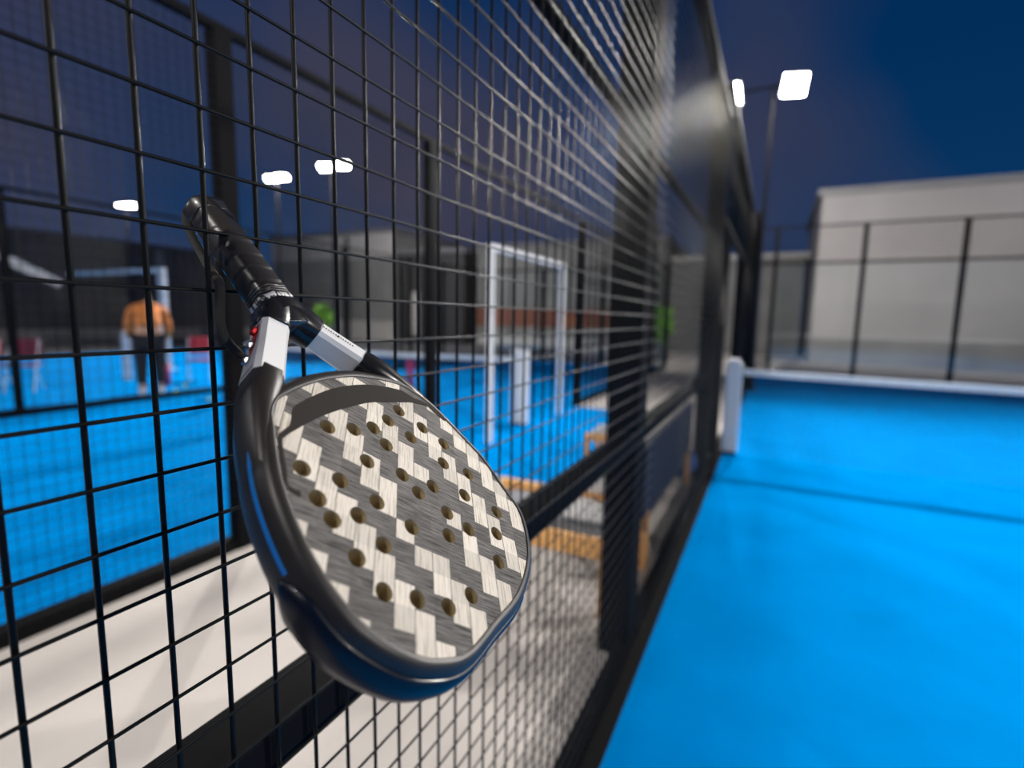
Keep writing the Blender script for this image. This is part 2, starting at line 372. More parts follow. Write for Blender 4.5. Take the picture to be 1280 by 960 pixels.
# ------------------------------------------------------------ nets
def net(label, x0, x1, y, h0, hm, post_x, postspec):
    t = thing('court_net', label, 'net', ((x0+x1)/2, y, 0)); cx = (x0+x1)/2; hw = (x1-x0)/2
    def H(x): return hm+(h0-hm)*(abs(x)/hw)**1.3
    bm = bmesh.new(); n = 24
    rings = [[(x, -.012, H(x)-.062), (x, .012, H(x)-.062), (x, .014, H(x)), (x, -.014, H(x))] for x in [-hw+2*hw*i/n for i in range(n+1)]]
    loft(bm, rings); obj('tape', bm, 'tape', t)
    bm = bmesh.new(); k = int(2*hw/.042)
    for i in range(k+1):
        x = -hw+2*hw*i/k; rod(bm, (x, 0, .02), (x, 0, H(x)-.06), .0011, 3)
    for j in range(20):
        f = j/20
        pts = [(-hw+2*hw*i/8, 0, .02+f*(H(-hw+2*hw*i/8)-.08)) for i in range(9)]
        for a, b in zip(pts, pts[1:]): rod(bm, a, b, .0011, 3)
    o = obj('netting', bm, 'cord', t); o['kind'] = 'stuff'
    return t
net('white-taped net across the right court', -.24, 9.5, 6.0, .925, .875, 0, 0)
net('white-taped net across the left court', -8.8, -3.10, 6.2, .90, .86, 0, 0)
p = thing('net_post', 'white padded net post against the fence of the right court', 'post', (-.335, 6.0, 0))
obj('pad', bx(-.08, .08, -.045, .045, .03, .99, bev=.012), 'white', p); obj('cap', bx(-.05, .05, -.045, .045, .99, 1.03, bev=.008), 'white', p)
obj('base_plate', bx(-.07, .07, -.05, .05, .001, .03), 'black', p)
for xx, lab in ((-2.90, 'white net post of the left court, the right one of a pair'), (-3.03, 'white net post of the left court, the left one of a pair')):
    p = thing('net_post', lab, 'post', (xx, 6.2, 0), 0, 'paired white net posts'); obj('pad', bx(-.045, .045, -.05, .05, .02, 1.0, bev=.01), 'white', p); obj('base_plate', bx(-.05, .05, -.06, .06, .001, .02), 'black', p)
p = thing('net_post', 'white padded net post beside the person in orange', 'post', (-11.75, 6.0, 0))
obj('pad', bx(-.12, .0, -.06, .06, .02, 1.0, bev=.01), 'white', p); obj('base_plate', bx(-.13, .01, -.07, .07, .001, .02), 'black', p)

# ------------------------------------------------------------ racket
AX, BX_, CX = Vector((.67653, .02264, -.73607)), Vector((-.06797, .99718, -.03181)), Vector((.73327, .07155, .67616))
CX = AX.cross(BX_).normalized() if AX.cross(BX_).dot(CX) > 0 else BX_.cross(AX).normalized()
O0 = Vector((-.48052, .31896, .09463+CH))
rk = thing('padel_racket', 'black padel racket with woven-look face hung by its handle in the mesh', 'racket')
rk.matrix_world = Matrix(((AX.x, BX_.x, CX.x, O0.x), (AX.y, BX_.y, CX.y, O0.y), (AX.z, BX_.z, CX.z, O0.z), (0, 0, 0, 1)))
FO = [(237.2, -85.5), (248.4, -92.0), (283.0, -109.2), (315.6, -118.5), (347.7, -122.4), (378.6, -120.0), (396.5, -113.9), (416.5, -101.4), (431.4, -86.0), (443.4, -59.0), (444.1, -15.4), (444.1, 23.4), (436.0, 58.5), (421.6, 86.7), (394.7, 110.8), (364.7, 112.8), (332.7, 114.5), (314.9, 111.1), (292.4, 104.9), (261.4, 94.7), (243.7, 82.8), (232.5, 72.0), (224.9, 54.8), (218.6, 32.1), (215.7, 13.1), (215.4, -6.6), (216.4, -23.0), (219.1, -41.2), (222.3, -55.4), (226.0, -68.4), (229.9, -77.3)]
OUT = [Vector((p.x/1000, p.y/1000)) for p in catmull([Vector((a, b, 0)) for a, b in FO], 8, True)]
OUT = [Vector((v[0], v[1])) for v in OUT]
n_ = len(OUT)
NRM = []
for i in range(n_):
    d = OUT[(i+1) % n_]-OUT[i-1]; nn = Vector((d.y, -d.x)).normalized()
    if nn.dot(OUT[i]-Vector((.33, 0))) < 0: nn = -nn
    NRM.append(nn)
def oscale(i):                              # the bridge at the throat is a little thicker than the hoop
    a = OUT[i].x
    return 1.2-.2*min(1, max(0, (a-.212)/.03))
CF = .0178
def sweep(idx, prof, closed, capz=True, taper=None):
    rings = []
    for j, i in enumerate(idx):
        k = taper(j/(len(idx)-1)) if taper else 1
        rings.append([(OUT[i].x+NRM[i].x*o*oscale(i)*k, OUT[i].y+NRM[i].y*o*oscale(i)*k, c) for o, c in (prof if not callable(prof) else prof(j/(len(idx)-1)))])
    return loft(bmesh.new(), rings, closed, capz)
PROF = [(-.0022, .0150), (-.0006, .0184), (.0010, .0190), (.0045, .0178), (.0066, .0160), (.0080, .0130), (.0094, .0080), (.0100, .0020), (.0100, -.0050), (.0092, -.0115), (.0072, -.0160), (.0045, -.0186), (.0015, -.0192), (-.0006, -.0188), (-.0022, -.0150)]
fr = obj('frame', sweep(range(n_), PROF, True), 'satin', rk, True)
HO = [(258.7,-48.9),(265.7,-25.7),(268.6,-3.8),(265.2,19.2),(258.0,41.8),(280.5,57.0),(286.2,32.7),(286.1,-2.6),(294.4,-33.9),(314.7,-7.8),(319.4,51.1),(302.3,71.3),(338.2,74.9),(284.6,-92.0),(301.4,-69.0),(334.0,17.0),(333.4,-3.9),(353.6,48.9),(381.8,76.3),(396.7,54.6),(415.4,31.9),(379.6,23.6),(374.5,-3.4),(358.7,12.1),(354.1,-34.6),(326.1,-50.1),(329.2,-73.1),(307.7,-94.8),(324.4,-94.2),(355.0,-68.7),(353.2,-94.4),(380.1,-91.2),(396.5,-70.6),(414.0,-49.6),(419.1,-22.7)]
HR = .0066
def hole_loop(h, r=HR, n=20): return [Vector((h[0]/1000+r*math.cos(2*math.pi*k/n), h[1]/1000+r*math.sin(2*math.pi*k/n))) for k in range(n)]
vs2 = []; es2 = []
def add_loop(P):
    s = len(vs2); vs2.extend([Vector((p[0], p[1])) for p in P]); es2.extend([(s+i, s+(i+1) % len(P)) for i in range(len(P))])
add_loop(OUT)
for h in HO: add_loop(hole_loop(h))
# a loose grid of inner points keeps the triangles well shaped
gx = .20
while gx < .46:
    gy = -.13
    while gy < .14:
        q = Vector((gx, gy))
        if min((q-Vector((h[0]/1000, h[1]/1000))).length for h in HO) > .009: vs2.append(q)
        gy += .014
    gx += .014
res = delaunay_2d_cdt(vs2, es2, [], 0, 1e-7)
def inside(P, q):
    c = False
    for i in range(len(P)):
        a, b = P[i], P[i-1]
        if (a.y > q.y) != (b.y > q.y) and q.x < (b.x-a.x)*(q.y-a.y)/(b.y-a.y)+a.x: c = not c
    return c
tris = []
for f in res[2]:
    c = sum((Vector(res[0][i]) for i in f), Vector((0, 0)))/len(f)
    if inside(OUT, c) and all((c-Vector((h[0]/1000, h[1]/1000))).length > HR*.985 for h in HO): tris.append(f)
def face_mesh(z):
    bm = bmesh.new(); V = [bm.verts.new((v[0], v[1], z)) for v in res[0]]; bm.verts.ensure_lookup_table()
    for f in tris:
        try: bm.faces.new([V[i] for i in f])
        except ValueError: pass
    for v in [v for v in bm.verts if not v.link_faces]: bm.verts.remove(v)
    return bm
def face_obj(name, z, m, flip):
    bm = face_mesh(z); me = bpy.data.meshes.new(name)
    bm.normal_update()
    for f in bm.faces:
        if (f.normal.z > 0) == flip: f.normal_flip()
    bm.to_mesh(me); bm.free(); return link(name, me, m, rk)
fo = face_obj('face', CF, 'weave', False); fo['label'] = 'pale and charcoal twill-patterned hitting face drilled with round holes'
face_obj('back_face', -CF, 'satin', True)
bm = bmesh.new()
for h in HO:
    P = hole_loop(h); A = [bm.verts.new((p.x, p.y, CF)) for p in P]; B = [bm.verts.new((p.x, p.y, -CF)) for p in P]
    for k in range(len(P)): bm.faces.new((A[k], B[k], B[(k+1) % len(P)], A[(k+1) % len(P)]))
o = obj('hole_lining', bm, 'foam', rk, True); o['label'] = 'tan foam walls inside the drilled holes'
# printed charcoal crescent on the face
BAND = [(234,-78),(222,-50)]
def tri_fill(P, z, zt, name, m, parent, label=None):
    bm = bmesh.new(); A = [bm.verts.new((p[0], p[1], z)) for p in P]; B = [bm.verts.new((p[0], p[1], zt)) for p in P]
    n = len(P)
    for k in range(n): bm.faces.new((A[k], A[(k+1) % n], B[(k+1) % n], B[k]))
    f = bm.faces.new(B); bmesh.ops.triangulate(bm, faces=[f], ngon_method='EAR_CLIP')
    o = obj(name, bm, m, parent)
    if label: o['label'] = label
    return o
import json
BANDP = json.loads('''[[247.3,-76.0],[242.7,-72.4],[238.6,-68.6],[236.5,-65.0],[232.2,-50.7],[229.0,-36.4],[226.3,-21.5],[225.2,-7.1],[225.2,7.4],[226.1,22.0],[228.6,36.2],[232.2,50.3],[236.2,61.2],[237.0,63.7],[242.0,70.4],[248.4,75.8],[253.3,85.2],[257.8,91.1],[265.2,96.2],[280.2,102.0],[280.1,97.5],[268.0,90.9],[260.6,88.1],[256.0,78.3],[252.1,66.2],[250.0,51.2],[247.7,36.0],[245.3,21.3],[244.5,6.3],[245.3,-9.1],[246.1,-23.6],[247.8,-38.0],[249.9,-51.8],[253.1,-66.6],[257.7,-84.6],[260.5,-92.2],[264.3,-94.9],[270.2,-97.9],[276.9,-101.1],[285.0,-104.8],[291.4,-109.2],[295.0,-108.9],[297.5,-106.8],[298.7,-104.3],[302.2,-104.8],[302.4,-106.8],[298.8,-109.5],[294.9,-110.6],[288.9,-109.9],[280.2,-105.8],[269.5,-100.7],[259.2,-95.9],[256.1,-92.5],[253.9,-86.1],[251.6,-80.0]]''')
tri_fill([(a/1000, b/1000) for a, b in BANDP], CF+.00005, CF+.0004, 'face_band', 'band', rk, 'matte charcoal crescent printed across the top of the face')
# bumper around the tip, decal on the side
def near_idx(a, b): return min(range(n_), key=lambda i: (OUT[i]-Vector((a, b))).length)
i0, i1 = near_idx(.338, -.121), near_idx(.434, .064)
idx = list(range(i0, i1+1)) if i1 > i0 else list(range(i0, n_))+list(range(0, i1+1))
def bprof(t):
    k = min(1, min(t, 1-t)*14)**.5
    k = max(k, .12)
    c0, w = -.003, .0155*k
    return [(.0075, c0+w*.9), (.0098+.002*k, c0+w*.75), (.0108+.0026*k, c0+w*.3), (.0108+.0026*k, c0-w*.35), (.0094+.0024*k, c0-w*.8), (.0060, c0-w)]
b = obj('bumper', sweep(idx, bprof, False), 'bumper', rk, True); b['label'] = 'glossy blue-black protective bumper around the tip'
j0, j1 = near_idx(.258, -.098), near_idx(.340, -.121)
idx = list(range(j0, j1+1)) if j1 > j0 else list(range(j1, j0+1))
def dprof(t):
    k = max(.1, min(1, t*9))
    return [(.0090, .0032+.0015*k), (.01035, .0032+.0015*k), (.01045, .0032-.0015*k), (.0090, .0032-.0015*k)]
d = obj('side_decal', sweep(idx, dprof, False), 'bluedecal', rk); d['label'] = 'thin blue stripe along the side of the frame'
# throat: two shoulders, two white arms, yoke, ring, grip, cap
def octa(a, b, c, wv, nv, w, t, ch=.32):
    """ring of 16 points about (a,b,c): width w along wv, thickness t along nv, chamfered"""
    P = []
    for sx, sy in ((1, -(1-ch)), (1, 0), (1, 1-ch), (1-ch, 1), (0, 1), (-(1-ch), 1), (-1, 1-ch), (-1, 0), (-1, -(1-ch)), (-(1-ch), -1), (0, -1), (1-ch, -1)):
        P.append(Vector((a, b, c))+wv*(sx*w/2)+nv*(sy*t/2))
    return P
Z = Vector((0, 0, 1))
def arm(path, ch=.30):
    rings = []
    for i, (a, b, w, t) in enumerate(path):
        p0, p1 = path[max(i-1, 0)], path[min(i+1, len(path)-1)]
        d = Vector((p1[0]-p0[0], p1[1]-p0[1], 0)).normalized(); wv = Vector((-d.y, d.x, 0))
        rings.append(octa(a, b, 0, wv, Z, w, t, ch))
    return loft(bmesh.new(), rings)
LA = [(.138, -.012, .025, .025), (.150, -.020, .0240, .025), (.162, -.0295, .0235, .0255), (.176, -.0405, .0235, .027), (.190, -.0515, .024, .028), (.202, -.061, .0245, .030)]
RA = [(.138, .014, .022, .024), (.150, .0245, .0195, .024), (.162, .034, .019, .0245), (.176, .045, .019, .026), (.188, .055, .020, .027), (.198, .0610, .021, .029)]
o = obj('arm', arm(LA), 'rwhite', rk); o['label'] = 'white lacquered left arm of the throat'
o = obj('arm', arm(RA), 'rwhite', rk); o['label'] = 'white lacquered right arm of the throat'
LS = [(.198, -.0575, .0250, .0305), (.204, -.0625, .0245, .0340), (.212, -.069, .025, .0362), (.222, -.078, .022, .0372), (.240, -.0915, .016, .037), (.262, -.1050, .010, .033), (.285, -.1140, .008, .026), (.308, -.1190, .004, .014)]
RS = [(.190, .0560, .0225, .0295), (.198, .0615, .0245, .0335), (.207, .0662, .025, .0360), (.220, .0735, .021, .0372), (.240, .0855, .014, .037), (.262, .0985, .009, .033), (.287, .1090, .006, .024), (.31, .1165, .003, .014)]
def smooth_path(P, n=5):
    q = catmull([Vector((p[0], p[1], p[2])) for p in P], n); t = catmull([Vector((p[3], 0, 0)) for p in P], n)
    return [(v.x, v.y, v.z, s.x) for v, s in zip(q, t)]
obj('shoulder', arm(smooth_path(LS), .45), 'satin', rk, True); obj('shoulder', arm(smooth_path(RS), .45), 'gloss', rk, True)
YK = [(.1225, 0.003, .0375, .0330), (.128, .003, .0400, .0335), (.134, .0025, .0440, .0325), (.140, .002, .0500, .0315), (.146, .0015, .0560, .0300), (.150, .0015, .0570, .0285)]
def tubeA(P, ch=.35, n=4):
    rings = []
    for a, b, w, t in smooth_path(P, n): rings.append(octa(a, b, 0, Vector((0, 1, 0)), Z, w, t, ch))
    return loft(bmesh.new(), rings)
# yoke as two blended lobes that fork into the arms
obj('yoke', tubeA(YK, .5), 'gloss', rk, True)
YL = [(.130, -.007, .026, .0325), (.138, -.0115, .0265, .0318), (.145, -.0165, .0270, .0305), (.1495, -.0197, .0258, .0285)]
YR = [(.130, .008, .026, .0325), (.140, .016, .0265, .0318), (.147, .022, .0255, .0305), (.154, .0278, .0225, .028)]
obj('yoke_lobe', arm(smooth_path(YL), .42), 'gloss', rk, True); obj('yoke_lobe', arm(smooth_path(YR), .42), 'gloss', rk, True)
o = obj('printed_ring', tubeA([(.1175, .002, .0372, .0326), (.1225, .002, .0380, .0332)], .5, 1), 'ring', rk, True); o['label'] = 'black ring with worn silver print'
# grip with overlapping tape turns
rings = []
a = .004
while a < .116:
    k = ((a-.004) % .0165)/.0165
    wdt = .0322+.0016*(a/.12)+.0013*k; tdt = .0275+.0030*(a/.12)+.0013*k
    bb = .0005+.0015*(a/.12); sl = .10
    r = octa(a, bb, 0, Vector((0, 1, 0)), Z, wdt, tdt, .42)
    rings.append([Vector((p.x+sl*(p.y)*.6, p.y, p.z)) for p in r]); a += .0016
obj('grip', loft(bmesh.new(), rings), 'grip', rk, True)
rings = []
for k in range(4):
    a0 = .1075+.0028*k
    rr = [(a0, .0356), (a0+.0006, .0372), (a0+.0017, .0372), (a0+.0023, .0356)]
    obj('grip_collar', loft(bmesh.new(), [octa(a_, .002, 0, Vector((0, 1, 0)), Z, w_, w_*.875, .5) for a_, w_ in rr]), 'grip', rk, True)
obj('butt_cap', tubeA([(-.004, 0, .0300, .0250), (-.001, 0, .0345, .0290), (.006, 0, .0352, .0296), (.012, 0, .0335, .0284)], .45), 'grip', rk, True)
# three weights on the outer side of the left arm
def gem(a, b, c, r, m, label, n=7):
    bm = bmesh.new(); d = Vector((-.60, -.80, .05)).normalized()
    P = Vector((a, b, c)); rings = []
    h = Vector((0, 0, 1)); s = d.cross(h).normalized(); t = d.cross(s)
    for q, rad in ((0, r*.8), (.0016, r), (.0030, r), (.0040, r*.75), (.0044, r*.35)):
        rings.append([P+d*q+(s*math.cos(2*math.pi*k/n)+t*math.sin(2*math.pi*k/n))*rad for k in range(n)])
    o = obj('weight_screw', loft(bm, rings), m, rk); o['label'] = label
gem(.1525, -.0367, .0010, .0043, 'redmetal', 'faceted red stud on the left arm')
gem(.1658, -.0470, -.0010, .0045, 'chrome', 'upper chrome stud on the left arm')
gem(.1790, -.0573, -.0025, .0046, 'chrome', 'lower chrome stud on the left arm')
bm = bmesh.new()
flat_tube(bm, [Vector((.146, -.0312, .0010)), Vector((.1655, -.0463, .0000)), Vector((.186, -.0622, -.0015))], Z, .0062, .0010)
o = obj('red_trim', bm, 'redtrim', rk); o['label'] = 'thin red trim under the studs'
# tiny print on the right arm
bm = bmesh.new()
def on_right(s): return Vector((.150+.036*s, .0245+.029*s+.0015, .0))
for k in range(13):
    s = .12+k*.055
    if k == 6: continue
    q = on_right(s); box(bm, q.x-.0006, q.x+.0006, q.y-.0003, q.y+.0003, .0119+.0018*s, .0126+.0018*s)
q = on_right(.45); bmesh.ops.create_cone(bm, cap_ends=True, segments=12, radius1=.0011, radius2=.0011, depth=.0012, matrix=Matrix.Translation((q.x, q.y, .0129)))
obj('print', bm, 'ink', rk)
# wrist strap
inv = rk.matrix_world.inverted()
SP = [(-.481, .325, 1.5170), (-.487, .3118, 1.5160), (-.488, .306, 1.5056), (-.478, .3039, 1.4884), (-.465, .3034, 1.4715), (-.449, .2995, 1.4581), (-.434, .2975, 1.4465), (-.426, .2925, 1.4305), (-.420, .2875, 1.4122), (-.415, .2885, 1.3968), (-.408, .2945, 1.3852), (-.398, .2990, 1.3800)]
SPL = [inv @ p for p in catmull([Vector(p) for p in SP], 7)]
bm = bmesh.new(); flat_tube(bm, SPL, inv.to_3x3() @ Vector((.45, .9, 0)), .0040, .0014, 10)
obj('wrist_strap', bm, 'cordblack', rk, True)

# ------------------------------------------------------------ benches on the walkway
def cushion(x0, x1, y0, y1, z0, z1, bev): return bx(x0, x1, y0, y1, z0, z1, bev=bev)
b1 = thing('lounge_chair', 'low wooden lounge chair with orange boards and a grey seat cushion, nearest behind the fence', 'chair', (-.95, 2.55, 0))
obj('front_board', bx(-.36, .335, -.29, -.265, .300, .400, bev=.004), 'wood', b1)
obj('back_board', bx(-.50, .32, .245, .275, .36, .425, bev=.004), 'wood', b1)
for sx in (-.42, .31): 
    for sy in (-.262, .215): obj('leg', bx(sx-.02, sx+.02, sy-.0, sy+.04, 0, .36), 'wood', b1)
obj('side_board', bx(-.44, -.42, -.25, .24, .30, .36), 'wood', b1); obj('side_board', bx(.31, .33, -.25, .24, .30, .36), 'wood', b1)
obj('seat_cushion', cushion(-.40, .30, -.08, .235, .31, .385, .02), 'cushion', b1); obj('seat_slab', bx(-.40, .30, -.262, -.085, .35, .385, bev=.004), 'wallblack', b1)
obj('seat_base', bx(-.41, .31, -.262, .24, .285, .305), 'wallblack', b1)
pb = bmesh.new(); bmesh.ops.create_uvsphere(pb, u_segments=24, v_segments=14, radius=1)
for v in pb.verts:
    c = v.co; s = lambda t, e_: math.copysign(abs(t)**e_, t)
    v.co = Vector((s(c.x, .55)*.165, s(c.y, .8)*.065, s(c.z, .6)*.150)); v.co.y += .05*v.co.z; v.co.z += .006*math.sin(v.co.x*60)
o = obj('pillow', pb, 'pillow', None, True); o.location = (-.80, 2.895, .505); tag(o, 'white pillow propped behind the back board of the nearest lounge chair', 'pillow')
tb = bmesh.new()
loft(tb, [[(x_, .15, .387), (x_, -.14, .387), (x_, -.14, .399+.004*math.sin(k*2.1)), (x_, .15, .404+.004*math.sin(k*1.3))] for k, x_ in enumerate([-.10+.03*i for i in range(9)])])
o = obj('towel', tb, 'pillow', None, True); o.location = (-.82, 2.62, 0.001); tag(o, 'white towel folded on the seat of the nearest lounge chair', 'towel')
b2 = thing('lounge_chair', 'smaller wooden stool-like chair frame standing farther along the walkway on the blue mat', 'chair', (-1.30, 4.70, 0))
obj('front_board', bx(-.20, .26, -.15, -.125, .30, .37, bev=.003), 'wood', b2); obj('back_board', bx(-.20, .26, .30, .325, .33, .37), 'wood', b2)
for sx in (-.19, .23):
    for sy in (-.12, .27): obj('leg', bx(sx-.018, sx+.018, sy, sy+.036, 0.006, .32), 'wood', b2)
obj('seat_cushion', bx(-.17, .23, -.12, .29, .32, .38, bev=.02), 'cushion', b2)
b3 = thing('sofa', 'long navy-backed wooden sofa set with its back against the mesh fence', 'sofa', (-.80, 3.75, 0))
obj('back_panel', bx(.205, .255, -1.05, .75, .36, .76, bev=.01), 'navy', b3)
for sx, sy in ((.20, -.88), (.20, .86), (-.22, -.88), (-.22, .86)): obj('leg', bx(sx, sx+.045, sy, sy+.045, 0, .44 if sx > 0 else .30), 'wood', b3)
obj('seat_frame', bx(-.22, .20, -.85, .86, .22, .30), 'wallblack', b3); obj('seat_cushion', bx(-.20, .19, -.82, .78, .30, .38, bev=.02), 'navy', b3)
sb = bmesh.new(); bmesh.ops.create_uvsphere(sb, u_segments=20, v_segments=12, radius=1)
for v in sb.verts: v.co = Vector((v.co.x*.14, v.co.y*.22, v.co.z*.14))
o = obj('floor_cushion', sb, 'bluefab', None, True); o.location = (-.66, 4.85, .15); tag(o, 'round blue floor cushion at the far end of the navy sofa', 'cushion')

# ------------------------------------------------------------ floodlight poles
def pole(label, x, y, heads, r=.05, aimx=1, hh=.19, dz=-1.15):
    t = thing('floodlight_pole', label, 'floodlight', (x, y, 0), 0)
    bm = rod(bmesh.new(), (0, 0, 0), (0, 0, 6.05), r*1.25, 14, r*.8); obj('pole', bm, 'pole', t, True)
    hx = [h for h in heads]
    obj('crossbar', rod(bmesh.new(), (min(hx+[0]), 0, 6.02), (max(hx+[0]), 0, 6.02), .03, 8), 'pole', t)
    for h, (dx, dy) in zip(heads, aimx if isinstance(aimx, list) else [aimx]*len(heads)):
        d = Vector((dx, dy, dz)).normalized(); q = d.to_track_quat('-Z', 'Y').to_matrix().to_4x4()
        bm = bx(-.24, .24, -hh-.03, hh+.03, .02, .10, bev=.01); bm.transform(Matrix.Translation((h, -.0, 5.99)) @ q)
        hd = obj('lamp_head', bm, 'lampbody', t)
        bm = bx(-.21, .21, -hh, hh, .005, .02, bev=.004); bm.transform(Matrix.Translation((h, -.0, 5.99)) @ q)
        obj('lens', bm, 'lens', hd)
    obj('foot_plate', bx(-.12, .12, -.12, .12, 0, .02), 'pole', t)
    return t
pole('tall floodlight pole at the far end of the right court', -.33, 12.0, [.37, -.84], r=.04, dz=-.5, aimx=[(.3, -1), (-.3, -1)])
pole('floodlight pole with two lit heads, right one of the three seen through the near mesh', -12.65, 12.6, [-.28, .40], aimx=[(.3, -1), (.7, -1)], hh=.11)
pole('floodlight pole with a lit head, middle one of the three seen through the near mesh', -15.5, 12.9, [-.24, .24], aimx=[(.5, -1)]*2, hh=.09)
pole('floodlight pole with a lit head, leftmost of the three seen through the near mesh', -25.9, 13.6, [-.3, .3], aimx=[(.7, -1)]*2, hh=.09)

# ------------------------------------------------------------ buildings behind
def building(label, loc, rz, w, d, h, m, bands=(), roof='walldark', wins=()):
    t = thing('building', label, 'building', loc, rz)
    obj('wall', bx(0, w, 0, d, 0, h), m, t); obj('roof_edge', bx(-.15, w+.15, -.15, d+.15, h, h+.22), roof, t)
    for z0, z1, mm in bands: obj('wall_band', bx(.02, w-.02, -.05, 0.0, z0, z1), mm, t)
    for x0, x1, z0, z1, mm in wins: obj('panel', bx(x0, x1, -.07, -.0, z0, z1), mm, t)
    return t
building('large pale grey hall behind the glass end wall on the right', (1.25, 22.0, 0), 0, 22, 8, 5.9, 'wallpale', bands=((0, .9, 'wallgrey'),), roof='wallgrey')
building('lower dark grey building left of the large pale hall', (-4.4, 25.0, 0), 0, 5.4, 8, 4.1, 'wallmid', roof='wallgrey')
building('pale block building seen through the near mesh right of the handle', (-28.3, 23.0, 0), 0, 9.6, 8, 5.9, 'wallmid', bands=((0, 1.1, 'wallgrey'), (4.6, 5.9, 'wallgrey')), roof='walldark', wins=((6.1, 6.4, 0, 5.8, 'wallblack'), (2, 4, 1.2, 2.6, 'walldark')))
building('black clad building in the middle distance', (-18.5, 23.2, 0), 0, 4.1, 7, 4.7, 'wallblack', wins=((.55, 1.3, .4, 2.7, 'wallgrey'),))
building('grey panelled building with a brown brick band', (-14.0, 24.0, 0), 0, 9.4, 8, 4.9, 'wallmid', bands=((0, .5, 'wallgrey'), (1.0, 1.9, 'brick')), wins=tuple((k*1.6+.3, k*1.6+.4, .5, 4.8, 'wallblack') for k in range(6)))
building('long dark hall filling the left background', (-28.6, -8, 0), math.radians(90), 30, 9, 4.55, 'walldark', bands=((0, .55, 'wallgrey'),), wins=((24.2, 24.6, 0, 4.5, 'wallgrey'), (17, 17.5, .0, 3.0, 'wallgrey')), roof='walldark')

# planted shrubs
def shrub(label, x, y, s):
    t = thing('potted_shrub', label, 'plant', (x, y, 0)); obj('planter', bx(-.3*s, .3*s, -.3*s, .3*s, 0, .5*s, bev=.02), 'pot', t)
    bm = bmesh.new(); rnd = random.Random(x*7+y)
    for k in range(260):
        u = Vector((rnd.gauss(0, 1), rnd.gauss(0, 1), rnd.gauss(0, 1))).normalized()*rnd.uniform(.3, 1)
        c = Vector((u.x*.45*s, u.y*.45*s, .95*s+u.z*.6*s)); a = Vector((rnd.uniform(-1, 1), rnd.uniform(-1, 1), rnd.uniform(-.3, 1))).normalized(); b_ = a.orthogonal().normalized()
        l = .16*s; P = [c-a*l, c-b_*l*.35, c+a*l, c+b_*l*.35]; bm.faces.new([bm.verts.new(p_) for p_ in P])
    o = obj('foliage', bm, 'leaf', t); o['kind'] = 'stuff'
    obj('stem', rod(bmesh.new(), (0, 0, .45*s), (0, 0, 1.2*s), .03*s, 6), 'brick', t)
shrub('bright green shrub in a planter before the pale block building', -19.6, 18.6, 1.25)
shrub('green shrub in a planter seen behind the thick fence post', -3.72, 19.2, 1.3)
shrub('green shrub in a planter seen left of the racket handle', -25.0, 17.5, 1.2)

# ------------------------------------------------------------ things beside the left courts
def chair_red(label, x, y, m, rz):
    t = thing('folding_chair', label, 'chair', (x, y, .001), rz, 'red folding chairs behind the left court')
    obj('seat', bx(-.22, .22, -.2, .22, .43, .46, bev=.01), m, t); obj('backrest', bx(-.22, .22, .20, .23, .55, .90, bev=.012), m, t)
    for sx in (-.2, .2):
        obj('leg', rod(bmesh.new(), (sx, -.2, 0), (sx, .2, .9), .012, 6), 'white', t); obj('leg', rod(bmesh.new(), (sx, .25, 0), (sx, -.15, .44), .012, 6), 'white', t)
chair_red('dark red folding chair at the left edge, nearer to the fence post', -11.6, 4.25, 'maroon', .9)
chair_red('bright red folding chair at the very left edge', -12.4, 4.0, 'red', 1.0)
chair_red('red folding chair between the person in orange and the racket', -10.6, 6.75, 'red', .9)
for lab, x, y, h, dk in (('magenta padded post nearest the racket handle, in the left court', -7.87, 5.48, .80, 0), ('magenta padded bollard beside the red folding chair', -10.4, 5.95, .42, 0), ('magenta padded post with a tall dark top, right of the racket handle', -6.36, 8.27, .55, 1.9)):
    t = thing('padded_post', lab, 'post', (x, y, .001)); obj('pad', rod(bmesh.new(), (0, 0, .01), (0, 0, h), .07, 12), 'magenta', t, True)
    obj('pole', rod(bmesh.new(), (0, 0, 0), (0, 0, h+.1+dk), .03 if not dk else .05, 10), 'black', t, True)
for lab, x, y in (('tennis ball on the left court, left one of three', -9.35, 5.5), ('tennis ball on the left court, the farthest of three', -9.9, 6.0), ('tennis ball on the left court, nearest to the racket', -7.99, 5.21)):
    bm = bmesh.new(); bmesh.ops.create_uvsphere(bm, u_segments=16, v_segments=10, radius=.034)
    o = obj('tennis_ball', bm, 'ball', None, True); o.location = (x, y, .12 if x < -9 else .035); tag(o, lab, 'ball', 'tennis balls on the left court')
    o.location.z = .036
t = thing('light_post', 'slim pale metal post behind the person in orange', 'post', (-13.2, 7.6, .001))
obj('pole', bx(-.10, .10, -.05, .05, 0, 2.35), 'white', t); obj('arm', bx(-4.3, .1, -.04, .04, 2.35, 2.45), 'white', t); obj('foot', bx(-.15, .15, -.15, .15, 0, .03), 'white', t)
o = obj('sign_board', bx(-1.2, 1.2, -.03, .03, -.16, .16), 'white', None); o.location = (-24.6, 9.3, 2.95); o.rotation_euler = (0, math.radians(28), math.radians(80)); tag(o, 'slanting pale awning strip on the dark hall at far left', 'awning')

